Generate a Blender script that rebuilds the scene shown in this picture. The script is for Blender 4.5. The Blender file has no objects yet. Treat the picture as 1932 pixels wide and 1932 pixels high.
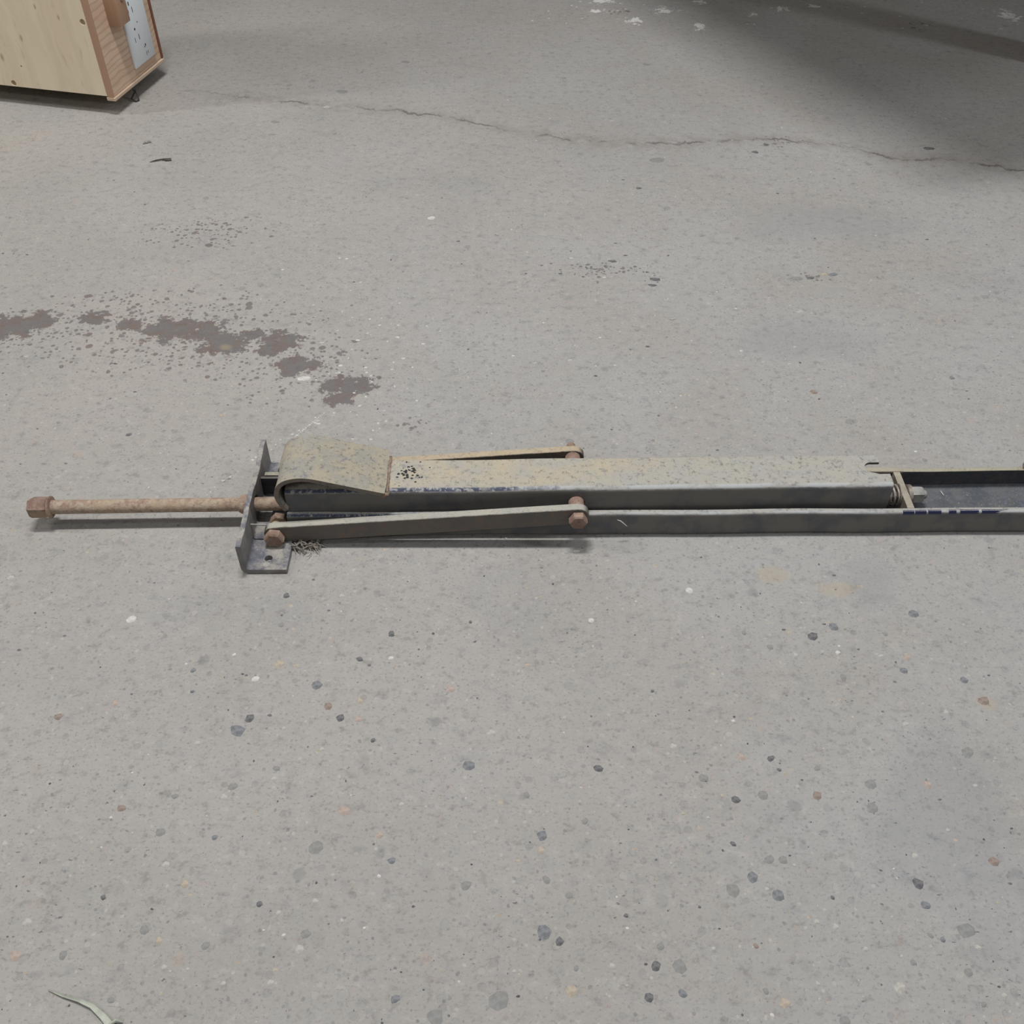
import bpy, bmesh, math, random
from mathutils import Vector, Matrix
random.seed(7)
C = bpy.context.scene.collection
SC = bpy.context.scene
PI = math.pi

# ------------------------------------------------------------------ camera, world, lights, exposure
H = 0.8                       # camera height; it looks down at 45 degrees to the point (0,0,0)
cam = bpy.data.cameras.new('camera'); cam.sensor_width = 36; cam.sensor_height = 36; cam.lens = 36
cam.clip_start = 0.02
co = bpy.data.objects.new('camera', cam); C.objects.link(co)
co.location = (0, -H, H); co.rotation_euler = (PI/4, 0, 0)
SC.camera = co
SC.view_settings.view_transform = 'Standard'; SC.view_settings.look = 'None'
SC.view_settings.gamma = 1; SC.view_settings.use_curve_mapping = False
SC.view_settings.exposure = -0.17
w = bpy.data.worlds.new('world'); SC.world = w; w.use_nodes = True
w.node_tree.nodes['Background'].inputs[0].default_value = (0.93, 0.97, 1.0, 1)
w.node_tree.nodes['Background'].inputs[1].default_value = 0.145

def area(name, loc, target, sx, sy, power, col):
    l = bpy.data.lights.new(name, 'AREA'); l.shape = 'RECTANGLE'; l.size = sx; l.size_y = sy
    l.energy = power; l.color = col
    o = bpy.data.objects.new(name, l); C.objects.link(o); o.location = loc
    d = Vector(target) - Vector(loc); o.rotation_euler = d.to_track_quat('-Z', 'Y').to_euler()
    return o
# rows of tube lights under the workshop ceiling
area('ceiling_tube_light', (-0.2, 0.35, 3.1), (-0.2, 0.35, 0), 0.75, 0.20, 76, (1.0, 0.975, 0.95))
area('ceiling_tube_light', (1.95, 0.35, 3.1), (1.95, 0.35, 0), 1.0, 0.20, 13, (1.0, 0.975, 0.95))
area('ceiling_tube_light', (-3.4, 0.35, 2.7), (0, 0.4, 0), 0.22, 1.2, 44, (1.0, 0.96, 0.91))
area('ceiling_tube_light', (3.6, -0.6, 2.9), (0, 0.1, 0), 0.22, 1.2, 35, (0.95, 0.97, 1.0))
area('ceiling_tube_light', (-0.9, -2.6, 2.9), (-0.4, 0.2, 0), 1.6, 0.22, 18, (1.0, 0.97, 0.92))

# ------------------------------------------------------------------ helpers
def at(px, py, z=0.0):
    """point at height z seen at pixel (px,py) of the 1932 frame (used for marks that lie on the floor)"""
    v = (966-py)/1932.0; a = PI/4 - math.atan(v)
    Y = (H-z)/math.tan(a) - H; d = (Y+H+H-z)*math.sqrt(.5)
    return Vector(((px-966)/1932.0*d, Y, z))

def finish(me, smooth=35):
    if smooth:
        for p in me.polygons: p.use_smooth = True
        me.set_sharp_from_angle(angle=math.radians(smooth))

def link(name, bm, mat, parent=None, smooth=35, loc=None):
    me = bpy.data.meshes.new(name)
    bmesh.ops.recalc_face_normals(bm, faces=bm.faces)
    bm.to_mesh(me); bm.free()
    me.materials.append(mat)
    finish(me, smooth)
    o = bpy.data.objects.new(name, me); C.objects.link(o)
    if parent: o.parent = parent
    if loc is not None: o.location = loc
    return o

def empty(name, loc=(0, 0, 0), rz=0):
    o = bpy.data.objects.new(name, None); C.objects.link(o)
    o.location = loc; o.rotation_euler = (0, 0, rz); o.empty_display_size = .05
    return o
def tag(o, label, cat, group=None, kind=None):
    o['label'] = label; o['category'] = cat
    if group: o['group'] = group
    if kind: o['kind'] = kind
    return o

def add_box(bm, x0, x1, y0, y1, z0, z1, bev=0, seg=2):
    r = bmesh.ops.create_cube(bm, size=1)
    for v in r['verts']:
        v.co = Vector((x0+(v.co.x+.5)*(x1-x0), y0+(v.co.y+.5)*(y1-y0), z0+(v.co.z+.5)*(z1-z0)))
    if bev:
        ed = list({e for v in r['verts'] for e in v.link_edges})
        bmesh.ops.bevel(bm, geom=ed, offset=bev, segments=seg, profile=.5, affect='EDGES')
def extr(bm, prof, a0, a1, axis='X', nseg=1):
    """closed 2-D profile swept along an axis; profile is (y,z) for X, (x,z) for Y, (x,y) for Z"""
    def P(p, a):
        return {'X': (a, p[0], p[1]), 'Y': (p[0], a, p[1]), 'Z': (p[0], p[1], a)}[axis]
    rings = [[bm.verts.new(P(p, a0+(a1-a0)*i/nseg)) for p in prof] for i in range(nseg+1)]
    n = len(prof)
    for i in range(nseg):
        for j in range(n):
            bm.faces.new((rings[i][j], rings[i][(j+1) % n], rings[i+1][(j+1) % n], rings[i+1][j]))
    bm.faces.new(rings[0]); bm.faces.new(rings[-1])
def rounded(pts, rad, seg=4):
    """round every corner of a polygon; rad is one number or one for each corner"""
    out = []; n = len(pts)
    for i, p in enumerate(pts):
        r = rad[i] if isinstance(rad, (list, tuple)) else rad
        p = Vector(p); a = (Vector(pts[i-1])-p); b = (Vector(pts[(i+1) % n])-p)
        if r <= 0: out.append(tuple(p)); continue
        r = min(r, a.length*.75, b.length*.75)
        A = p+a.normalized()*r; B = p+b.normalized()*r
        for k in range(seg+1):
            t = k/seg
            out.append(tuple(A*(1-t)**2 + p*2*t*(1-t) + B*t*t))
    return out
def add_cyl(bm, p0, p1, r, n=20, r2=None, rings=None, rot=0):
    p0 = Vector(p0); p1 = Vector(p1); d = (p1-p0); L = d.length
    q = d.to_track_quat('Z', 'Y')
    if isinstance(rot, tuple):      # a direction that one corner points to
        w_ = q.inverted() @ Vector(rot); rot = math.atan2(w_.y, w_.x)
    rings = rings or [(0, r), (1, r if r2 is None else r2)]
    vs = []
    for t, rr in rings:
        vs.append([bm.verts.new(p0 + q @ Vector((rr*math.cos(2*PI*k/n+rot), rr*math.sin(2*PI*k/n+rot), t*L))) for k in range(n)])
    for i in range(len(vs)-1):
        for k in range(n): bm.faces.new((vs[i][k], vs[i][(k+1) % n], vs[i+1][(k+1) % n], vs[i+1][k]))
    bm.faces.new(vs[0]); bm.faces.new(vs[-1])
def add_hex(bm, p0, p1, r, rot=0):
    """hexagonal head with chamfered ends"""
    add_cyl(bm, p0, p1, r, n=6, rings=[(0, r*.90), (.12, r), (.84, r), (1, r*.84)], rot=rot)
def add_tube(bm, pts, r, n=6, taper=None):
    pts = [Vector(p) for p in pts]; vs = []
    for i, p in enumerate(pts):
        d = (pts[min(i+1, len(pts)-1)] - pts[max(i-1, 0)]).normalized()
        up = Vector((0, 0, 1)) if abs(d.z) < .9 else Vector((1, 0, 0))
        s = d.cross(up).normalized(); u = s.cross(d)
        rr = r*(taper[i] if taper else 1)
        vs.append([bm.verts.new(p+(s*math.cos(2*PI*k/n)+u*math.sin(2*PI*k/n))*rr) for k in range(n)])
    for i in range(len(vs)-1):
        for k in range(n): bm.faces.new((vs[i][k], vs[i][(k+1) % n], vs[i+1][(k+1) % n], vs[i+1][k]))
    bm.faces.new(vs[0]); bm.faces.new(vs[-1])
def cut(o, makers):
    """boolean-subtract solids from a mesh object and bake the result"""
    tmp = []
    for mk in makers:
        bm = bmesh.new(); mk(bm); bmesh.ops.recalc_face_normals(bm, faces=bm.faces)
        me = bpy.data.meshes.new('cutter'); bm.to_mesh(me); bm.free()
        c = bpy.data.objects.new('cutter', me); C.objects.link(c); tmp.append(c)
        c.parent = o.parent; c.location = o.location; c.rotation_euler = o.rotation_euler
        m = o.modifiers.new('b', 'BOOLEAN'); m.operation = 'DIFFERENCE'; m.solver = 'EXACT'; m.object = c
    dg = bpy.context.evaluated_depsgraph_get(); dg.update()
    me2 = bpy.data.meshes.new_from_object(o.evaluated_get(dg))
    o.modifiers.clear(); old = o.data; o.data = me2; me2.name = o.name
    bpy.data.meshes.remove(old)
    for c in tmp:
        m = c.data; bpy.data.objects.remove(c); bpy.data.meshes.remove(m)
    finish(me2, 35)

# ------------------------------------------------------------------ node helpers
class N:
    def __init__(s, name):
        s.m = bpy.data.materials.new(name); s.m.use_nodes = True
        s.t = s.m.node_tree; s.b = s.t.nodes['Principled BSDF']
        s.tc = s.t.nodes.new('ShaderNodeTexCoord'); s.geo = s.t.nodes.new('ShaderNodeNewGeometry')
    def set(s, inp, v):
        if isinstance(v, bpy.types.NodeSocket): s.t.links.new(v, inp)
        elif isinstance(v, (tuple, list)) and len(v) == 3 and inp.type == 'RGBA': inp.default_value = (*v, 1)
        else: inp.default_value = v
    def node(s, typ, **kw):
        n = s.t.nodes.new(typ)
        for k, v in kw.items(): setattr(n, k, v)
        return n
    def math(s, op, a, b=None, c=None, clamp=False):
        n = s.node('ShaderNodeMath', operation=op); n.use_clamp = clamp
        s.set(n.inputs[0], a)
        if b is not None: s.set(n.inputs[1], b)
        if c is not None: s.set(n.inputs[2], c)
        return n.outputs[0]
    def vec(s, op, a, b):
        n = s.node('ShaderNodeVectorMath', operation=op); s.set(n.inputs[0], a)
        if b is not None: s.set(n.inputs[1], b)
        return n.outputs['Value'] if op in ('LENGTH', 'DISTANCE', 'DOT_PRODUCT') else n.outputs[0]
    def mix(s, f, a, b):
        n = s.node('ShaderNodeMix', data_type='RGBA'); s.set(n.inputs[0], f)
        s.set(n.inputs[6], a); s.set(n.inputs[7], b); return n.outputs[2]
    def step(s, x, lo, hi, a=0., b=1.):
        n = s.node('ShaderNodeMapRange', interpolation_type='SMOOTHSTEP'); s.set(n.inputs[0], x)
        n.inputs[1].default_value = lo; n.inputs[2].default_value = hi
        n.inputs[3].default_value = a; n.inputs[4].default_value = b; return n.outputs[0]
    def noise(s, v, scale, detail=3, rough=.55, out=0):
        n = s.node('ShaderNodeTexNoise'); s.set(n.inputs['Vector'], v)
        n.inputs['Scale'].default_value = scale; n.inputs['Detail'].default_value = detail
        n.inputs['Roughness'].default_value = rough; return n.outputs[out]
    def voro(s, v, scale, rnd=1.):
        n = s.node('ShaderNodeTexVoronoi'); s.set(n.inputs['Vector'], v)
        n.inputs['Scale'].default_value = scale; n.inputs['Randomness'].default_value = rnd; return n
    def scale(s, v, sx, sy, sz=1):
        return s.vec('MULTIPLY', v, (sx, sy, sz))
    def shift(s, v, x, y, z=0): return s.vec('ADD', v, (x, y, z))
    def sep(s, v):
        n = s.node('ShaderNodeSeparateXYZ'); s.set(n.inputs[0], v); return n.outputs
    def bump(s, h, strength=.3, dist=.001, prev=None):
        n = s.node('ShaderNodeBump'); n.inputs['Strength'].default_value = strength
        n.inputs['Distance'].default_value = dist; s.set(n.inputs['Height'], h)
        if prev is not None: s.set(n.inputs['Normal'], prev)
        return n.outputs[0]
    def out(s, col, rough=.8, metal=0., normal=None, spec=.5):
        s.set(s.b.inputs['Base Color'], col); s.set(s.b.inputs['Roughness'], rough)
        s.set(s.b.inputs['Metallic'], metal); s.set(s.b.inputs['Specular IOR Level'], spec)
        if normal is not None: s.set(s.b.inputs['Normal'], normal)
        return s.m

def srgb(r, g, b):
    f = lambda c: ((c/255+.055)/1.055)**2.4 if c > 10 else c/255/12.92
    return (f(r), f(g), f(b))

# ------------------------------------------------------------------ floor material
def blob_field(n, p, blobs):
    """smallest normalised distance to a set of ellipses given in pixels (x,y,rx,ry) lying on the floor"""
    cur = None
    for (x, y, rx, ry) in blobs:
        c = at(x, y); dx = (at(x+rx, y)-c).length; dy = abs(at(x, y-ry).y-c.y)
        l = n.vec('LENGTH', n.vec('MULTIPLY', n.vec('SUBTRACT', p, (c.x, c.y, 0)), (1/dx, 1/dy, 0)), None)
        cur = l if cur is None else n.math('MINIMUM', cur, l)
    return cur

def floor_material():
    n = N('worn_concrete'); p = n.tc.outputs['Object']
    warp = n.vec('SCALE', n.noise(p, 60, 2, .5, 1), None); warp.node.inputs['Scale'].default_value = .006
    pw = n.vec('ADD', p, warp)
    px, py, pz = n.sep(p)
    # broad tone: warmer to the left, cooler to the right
    t1 = n.noise(p, 1.9, 3, .5); warm = n.math('ADD', n.step(px, -1.0, .7, .62, -.18), n.math('MULTIPLY', n.math('SUBTRACT', t1, .5), 1.4), clamp=True)
    base = n.mix(warm, (.355, .352, .347), (.375, .343, .308))
    base = n.mix(n.step(n.noise(n.shift(p, 3, 5), 5, 4, .6), .35, .7), base, (.335, .325, .308))
    blue = n.step(n.noise(n.shift(p, 9, 1), 4.2, 4, .62), .56, .72)
    base = n.mix(n.math('MULTIPLY', blue, .30), base, (.27, .28, .30))
    # mottling
    m = n.noise(n.scale(p, 1, 1.25), 75, 5, .68)
    base = n.mix(n.step(m, .47, .30, 0, .52), base, (.19, .18, .175))
    base = n.mix(n.step(m, .55, .72, 0, .40), base, (.47, .45, .42))
    m2 = n.noise(n.scale(p, 1, 1.2), 330, 3, .6)
    base = n.mix(n.step(m2, .44, .30, 0, .62), base, (.19, .18, .18))
    base = n.mix(n.step(m2, .60, .72, 0, .30), base, (.55, .53, .51))
    sm0 = n.noise(n.scale(n.shift(p, 4, 7), 1, 1.5), 34, 5, .72)
    base = n.mix(n.step(sm0, .55, .70, 0, .42), base, (.215, .215, .225))
    base = n.mix(n.step(sm0, .42, .30, 0, .35), base, (.44, .42, .395))
    dr = n.noise(n.scale(n.shift(p, 2, 9), 1, 1.8), 150, 2, .5)
    base = n.mix(n.math('MULTIPLY', n.step(dr, .66, .74), n.step(n.noise(n.shift(p, 6, 6), 7, 3, .6), .46, .60, .15, 1)), base, (.15, .145, .15))
    # aggregate of several sizes showing through the worn face
    def agg(base, scale, thr, rad, soft, cols, amt, sh):
        v = n.voro(n.shift(pw, *sh), scale); r, g, b = n.sep(v.outputs['Color'])
        mk = n.math('MULTIPLY', n.step(v.outputs['Distance'], rad+soft, rad-soft*.2), n.step(r, thr, thr+.03))
        ramp = n.node('ShaderNodeValToRGB'); e = ramp.color_ramp; e.interpolation = 'CONSTANT'
        for i, c in enumerate(cols):
            el = e.elements[i] if i < 2 else e.elements.new(i/len(cols))
            el.position = i/len(cols); el.color = (*c, 1)
        n.set(ramp.inputs[0], g)
        return n.mix(n.math('MULTIPLY', mk, n.math('MULTIPLY_ADD', b, amt*.8, amt*.2)), base, ramp.outputs[0]), mk
    dk = (.10, .105, .115); dk2 = (.15, .155, .165); lt = (.52, .495, .46); pk = (.42, .32, .27); gy = (.25, .27, .27); wt = (.80, .79, .76)
    base, a1 = agg(base, 48, .72, .26, .12, [dk2, gy, gy, gy, dk2, gy, pk, gy], .34, (1, 2))
    base, a2 = agg(base, 105, .70, .30, .10, [dk2, gy, lt, gy, dk, pk, gy, dk2], .36, (4, 2))
    base, a3 = agg(base, 210, .80, .28, .10, [dk, dk2, gy, lt, dk2, gy], .50, (7, 3))
    base, a4 = agg(base, 300, .985, .26, .08, [wt, dk, dk], .9, (2, 8))
    # old oil drips with reddish edges
    big = [(18, 616, 55, 24), (72, 606, 36, 20), (178, 600, 30, 13), (246, 612, 26, 12), (308, 622, 38, 22), (352, 620, 34, 18),
           (392, 625, 36, 18), (425, 648, 44, 19), (478, 630, 20, 10), (528, 645, 40, 20), (508, 662, 22, 12),
           (562, 688, 42, 15), (655, 728, 52, 19), (642, 754, 26, 12), (545, 700, 18, 12)]
    f = blob_field(n, p, big)
    edge = n.math('MULTIPLY', n.math('SUBTRACT', n.noise(p, 62, 6, .72), .5), 3.6)
    sm = n.step(n.math('ADD', f, edge), 1.06, .90)
    spots = [(60, 625, 190, 55), (330, 640, 300, 70), (560, 690, 170, 70), (400, 437, 130, 30), (345, 463, 34, 5), (330, 605, 300, 60),
             (600, 665, 80, 30), (770, 800, 36, 16), (1140, 508, 75, 16), (1235, 530, 22, 9), (1530, 523, 70, 10), (1730, 50, 34, 13),
             (1168, 22, 30, 8), (1470, 268, 60, 12), (240, 570, 160, 22)]
    f2 = blob_field(n, p, spots)
    v = n.voro(n.vec('ADD', p, warp), 78); cr, cg, cb = n.sep(v.outputs['Color'])
    dots = n.math('MULTIPLY', n.step(n.math('SUBTRACT', v.outputs['Distance'], n.math('MULTIPLY', cb, .34)), .20, .11), n.step(n.math('SUBTRACT', cr, n.math('MULTIPLY', f2, .80)), .06, .16))
    v2 = n.voro(n.vec('ADD', n.shift(p, 3, 3), warp), 150); dr, dgg, db = n.sep(v2.outputs['Color'])
    dots2 = n.math('MULTIPLY', n.step(n.math('SUBTRACT', v2.outputs['Distance'], n.math('MULTIPLY', db, .34)), .19, .10), n.step(n.math('SUBTRACT', dr, n.math('MULTIPLY', f2, .70)), .16, .26))
    stain = n.math('MAXIMUM', sm, n.math('MULTIPLY', n.math('MAXIMUM', dots, dots2), .85))
    scol = n.mix(n.step(n.noise(p, 38, 3, .6), .42, .60), (.105, .098, .102), (.115, .078, .068))
    scol = n.mix(n.step(n.noise(n.shift(p, 5, 5), 60, 3, .6), .60, .72, 0, .5), scol, (.20, .19, .19))
    base = n.mix(n.math('MULTIPLY', stain, .76), base, scol)
    cool = n.math('ADD', blob_field(n, p, [(1800, 1560, 150, 200), (1640, 1100, 60, 60), (1500, 640, 150, 40), (1560, 420, 200, 40)]), n.math('MULTIPLY', n.math('SUBTRACT', n.noise(p, 12, 4, .65), .5), 2.2))
    base = n.mix(n.step(cool, 1.2, .4, 0, .30), base, (.235, .245, .265))
    # ghostly yellowish spill and pale paint stains
    y = n.math('ADD', blob_field(n, p, [(1580, 1112, 40, 16), (1858, 1325, 24, 16), (1460, 1085, 34, 16), (525, 1255, 10, 5), (425, 655, 12, 6)]), n.math('MULTIPLY', n.math('SUBTRACT', n.noise(p, 40, 3), .5), 1.2))
    base = n.mix(n.step(y, 1.2, .5, 0, .35), base, (.40, .33, .21))
    # paint flakes left at the top of the picture
    wp = blob_field(n, p, [(1140, 2, 34, 7), (1125, 21, 16, 6), (1195, 38, 24, 9), (1255, 20, 26, 9), (1320, 50, 16, 9), (1475, 16, 22, 7), (1535, 12, 12, 5), (1905, 30, 26, 14), (1420, 28, 12, 5), (1320, 3, 16, 5)])
    wpm = n.step(n.math('ADD', wp, n.math('MULTIPLY', n.math('SUBTRACT', n.noise(p, 65, 5, .7), .42), 5.0)), 1.0, .75)
    base = n.mix(n.math('MULTIPLY', wpm, .8), base, (.74, .74, .73))
    # long shallow crack
    cx = [(300, 165), (420, 178), (600, 198), (700, 206), (800, 215), (880, 228), (960, 245), (1100, 265), (1290, 270), (1420, 262), (1560, 272), (1700, 298), (1800, 303), (1932, 322)]
    fc = n.node('ShaderNodeFloatCurve'); cu = fc.mapping.curves[0]
    pts = []
    for q in cx:
        c = at(*q); pts.append(((c.x+1.0)/2.2, (c.y-.6)/.8))
    cu.points[0].location = (0, 0.80); cu.points[1].location = (1, .20)
    for a, b in pts: cu.points.new(a, b)
    fc.mapping.update()
    n.set(fc.inputs['Value'], n.math('DIVIDE', n.math('ADD', px, 1.0), 2.2))
    cy = n.math('MULTIPLY_ADD', fc.outputs[0], .8, .6)
    d = n.math('SUBTRACT', n.math('ADD', py, n.math('MULTIPLY', n.math('SUBTRACT', n.noise(n.scale(p, 1, .3), 26, 6, .7), .5), .055)), cy)
    ad = n.math('ABSOLUTE', d)
    inx = n.math('MULTIPLY', n.step(px, -.72, -.40), 1.0)
    cn = n.noise(n.shift(p, 2, 2), 14, 3, .6)
    line = n.math('MULTIPLY', n.math('MULTIPLY', n.step(ad, .0042, .0006), n.step(cn, .40, .58)), inx)
    halo = n.math('MULTIPLY', n.math('MULTIPLY', n.step(ad, .034, .002), n.step(n.noise(p, 30, 4, .7), .33, .66)), inx)
    base = n.mix(n.math('MULTIPLY', halo, .45), base, (.21, .19, .175))
    base = n.mix(n.math('MULTIPLY', line, .70), base, (.13, .12, .11))
    # relief
    h = n.math('ADD', n.math('MULTIPLY', m, .7), n.math('MULTIPLY', m2, .35))
    h = n.math('SUBTRACT', h, n.math('MULTIPLY', a2, .25))
    b1 = n.bump(h, .8, .0016)
    stepd = n.math('ADD', n.math('MULTIPLY', line, -2.2), n.step(d, -.012, .012, 0, 1.0))
    b2 = n.bump(stepd, .6, .0016, b1)
    b3 = n.bump(n.noise(p, 9, 4, .6), .35, .006, b2)
    rough = n.math('SUBTRACT', .80, n.math('MULTIPLY', sm, .16))
    return n.out(base, rough, 0, b3, .32)

# ------------------------------------------------------------------ metal material
def metal(name, base=(.045, .045, .042), dust=(.36, .33, .24), dust2=(.30, .31, .29), rust=(.20, .12, .085), ramt=.2, blue=.4,
          damt=1.0, wear=.0, zlo=.25, zhi=.8, rough=.62, speck=1.0, side=0.0, greyx=None):
    n = N(name); p = n.tc.outputs['Object']; nz = n.sep(n.geo.outputs['Normal'])
    a = n.noise(p, 26, 4, .6); b = n.noise(n.shift(p, 3, 1, 2), 115, 5, .7); c = n.noise(n.shift(p, 7, 2, 5), 190, 4, .7)
    g = n.noise(n.shift(p, 1, 6, 5), 420, 3, .7)
    st = n.noise(n.scale(p, .12, 1, 1), 160, 4, .7)
    col = n.mix(n.step(a, .42, .62, 0, blue), base, (.025, .038, .085))
    col = n.mix(n.step(st, .5, .75, 0, .35), col, (.13, .13, .125))
    col = n.mix(n.step(c, .58, .74, 0, .35), col, (.17, .165, .15))
    col = n.mix(n.math('MULTIPLY', n.step(b, .45, .62), ramt), col, rust)
    d = n.mix(n.step(n.noise(n.shift(p, 9, 9, 1), 38, 6, .72), .36, .64), dust, dust2)
    if greyx is not None:      # the dust turns from tan to grey along the length
        gx = n.math('ADD', n.sep(p)[0], n.math('MULTIPLY', n.math('SUBTRACT', n.noise(n.shift(p, 2, 7), 22, 5, .7), .5), .5))
        gx = n.math('SUBTRACT', gx, n.math('MULTIPLY', n.sep(p)[1], 4.5))
        d = n.mix(n.step(gx, greyx, greyx+.22, 0, .58), d, (.355, .362, .350))
    d = n.mix(n.step(b, .54, .68, 0, .55*speck), d, (.13, .15, .19))
    d = n.mix(n.step(n.noise(n.shift(p, 4, 4, 8), 190, 4, .72), .54, .66, 0, .7*speck), d, (.14, .13, .11))
    d = n.mix(n.step(g, .60, .74, 0, .6), d, (.10, .085, .07))
    d = n.mix(n.step(g, .38, .28, 0, .55), d, (.58, .56, .48))
    mask = n.step(n.math('ADD', nz[2], n.math('MULTIPLY', n.math('SUBTRACT', b, .5), .9)), zlo, zhi, side, damt)
    col = n.mix(mask, col, d)
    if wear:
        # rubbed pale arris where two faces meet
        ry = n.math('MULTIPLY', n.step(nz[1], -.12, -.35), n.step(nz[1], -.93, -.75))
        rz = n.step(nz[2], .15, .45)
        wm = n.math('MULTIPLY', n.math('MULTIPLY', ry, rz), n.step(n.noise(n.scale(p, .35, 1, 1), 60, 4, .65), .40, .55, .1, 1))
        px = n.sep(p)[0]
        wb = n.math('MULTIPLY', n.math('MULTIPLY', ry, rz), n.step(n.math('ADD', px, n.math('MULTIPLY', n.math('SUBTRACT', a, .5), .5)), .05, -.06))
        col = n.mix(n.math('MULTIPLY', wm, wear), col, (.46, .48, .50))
        col = n.mix(n.math('MULTIPLY', wb, .9), col, n.mix(n.step(c, .5, .6), (.03, .04, .09), (.35, .35, .36)))
    r = n.math('ADD', n.math('MULTIPLY', mask, .22), rough)
    hh = n.math('ADD', n.math('MULTIPLY', b, .6), n.math('MULTIPLY', c, .5))
    return n.out(col, r, 0, n.bump(hh, .5, .0009), .45)

M_floor = floor_material()
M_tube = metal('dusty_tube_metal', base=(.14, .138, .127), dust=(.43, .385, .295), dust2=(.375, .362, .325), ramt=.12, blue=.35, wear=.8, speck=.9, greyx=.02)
M_strap = metal('dusty_strap_metal', base=(.15, .135, .11), dust=(.375, .335, .255), dust2=(.30, .292, .262), ramt=.4, blue=.2, zlo=-.1, zhi=.5, speck=1.1)
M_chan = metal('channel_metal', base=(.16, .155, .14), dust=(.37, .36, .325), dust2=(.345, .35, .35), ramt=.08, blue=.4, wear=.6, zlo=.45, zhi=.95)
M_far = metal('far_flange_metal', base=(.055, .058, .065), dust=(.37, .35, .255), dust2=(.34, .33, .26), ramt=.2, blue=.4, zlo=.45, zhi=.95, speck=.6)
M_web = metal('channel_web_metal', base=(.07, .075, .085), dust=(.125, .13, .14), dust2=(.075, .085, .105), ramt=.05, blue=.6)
M_brack = metal('bracket_metal', base=(.24, .235, .22), dust=(.37, .35, .32), dust2=(.105, .115, .155), ramt=.3, blue=.25, side=.35)
M_arm = metal('link_arm_metal', base=(.125, .115, .10), dust=(.40, .385, .33), dust2=(.36, .36, .33), ramt=.45, blue=.12, zlo=.5, zhi=.9, speck=.4)
M_arm2 = metal('far_arm_metal', base=(.09, .08, .075), dust=(.46, .38, .27), dust2=(.42, .35, .25), ramt=.4, blue=.1, zlo=.5, zhi=.9, speck=.6)
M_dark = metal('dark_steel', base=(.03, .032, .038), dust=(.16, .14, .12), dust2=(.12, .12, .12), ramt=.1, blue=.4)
M_cross = metal('cross_plate_metal', base=(.26, .235, .19), dust=(.40, .36, .28), dust2=(.34, .32, .27), ramt=.2, blue=.05, speck=.3, side=.3)

def rust_mat(name, a, b, c2, scale=60, rough=.88):
    n = N(name); p = n.tc.outputs['Object']
    x = n.noise(p, scale, 5, .65); y = n.noise(n.shift(p, 3, 3, 3), scale*2.6, 4, .7)
    col = n.mix(n.step(x, .38, .60), a, b); col = n.mix(n.step(y, .52, .70, 0, .8), col, c2)
    z = n.noise(n.shift(p, 8, 3, 1), scale*.4, 3, .6)
    col = n.mix(n.step(z, .52, .64, 0, .6), col, (.42, .33, .23))
    return n.out(col, rough, 0, n.bump(n.math('ADD', x, y), .7, .0012), .3)
M_rod = rust_mat('rusty_rod', (.31, .215, .165), (.42, .345, .27), (.21, .135, .10), 125)
M_rust = rust_mat('rusty_bolt', (.235, .155, .125), (.29, .20, .165), (.13, .08, .065), 90)
M_weld = rust_mat('weld_rust', (.22, .15, .11), (.28, .21, .16), (.12, .08, .06), 120)
n = N('zinc'); M_zinc = n.out(n.mix(n.step(n.noise(n.tc.outputs['Object'], 90, 3), .4, .7), (.33, .33, .32), (.22, .22, .21)), .55, .2)
n = N('spring_steel'); M_spring = n.out(n.mix(n.step(n.noise(n.tc.outputs['Object'], 120, 3), .4, .7), (.36, .32, .28), (.20, .17, .15)), .5, .3)

# ------------------------------------------------------------------ floor
bm = bmesh.new(); s = 6
vs = [bm.verts.new(v) for v in ((-s, -s, 0), (s, -s, 0), (s, s, 0), (-s, s, 0))]
bm.faces.new(vs)
floor = link('floor', bm, M_floor, smooth=0); floor['kind'] = 'structure'
floor['label'] = 'worn grey concrete floor with oil stains and a crack'

def flat_mat(name, c, k=.25, sc=200, rough=.85):
    n = N(name); return n.out(n.mix(n.step(n.noise(n.tc.outputs['Object'], sc, 3), .35, .65, 0, 1), c, tuple(x*(1-k) for x in c)), rough, 0, None, .3)
PM = {'d': flat_mat('pebble_dark', (.185, .185, .195), .45), 'b': flat_mat('pebble_bluish', (.235, .245, .262), .35),
      'g': flat_mat('pebble_grey', (.275, .277, .272), .18), 'l': flat_mat('pebble_pale', (.47, .455, .43), .25),
      'w': flat_mat('pebble_white', (.60, .59, .57), .2), 'p': flat_mat('pebble_pink', (.44, .365, .325), .22),
      't': flat_mat('pebble_tan', (.46, .405, .33), .25), 'r': flat_mat('pebble_brown', (.31, .25, .22), .3)}
def pebble(x, y, sz, kind, asp=1.0, rot=0.0):
    """stone of the aggregate, ground nearly flush with the concrete: a low uneven cap"""
    c = at(x, y); k = (at(x+1, y)-c).length; r = sz*.5*k*(.78 if kind in 'wl' else .92)
    bm = bmesh.new(); n = random.choice((7, 8, 9)); ph = random.random()*6
    ir = [random.uniform(.74, 1.12) for _ in range(n)]
    ring = []; ring2 = []
    for i in range(n):
        a = ph+2*PI*i/n; X = math.cos(a)*r*asp*ir[i]; Y = math.sin(a)*r*ir[i]
        X, Y = X*math.cos(rot)-Y*math.sin(rot), X*math.sin(rot)+Y*math.cos(rot)
        ring.append(bm.verts.new((X, Y, .00002))); ring2.append(bm.verts.new((X*.8, Y*.8, .00028)))
    for i in range(n): bm.faces.new((ring[i], ring[(i+1) % n], ring2[(i+1) % n], ring2[i]))
    bm.faces.new(ring2)
    return link('pebble', bm, PM[kind], floor, 0, (c.x, c.y, 0))
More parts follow.
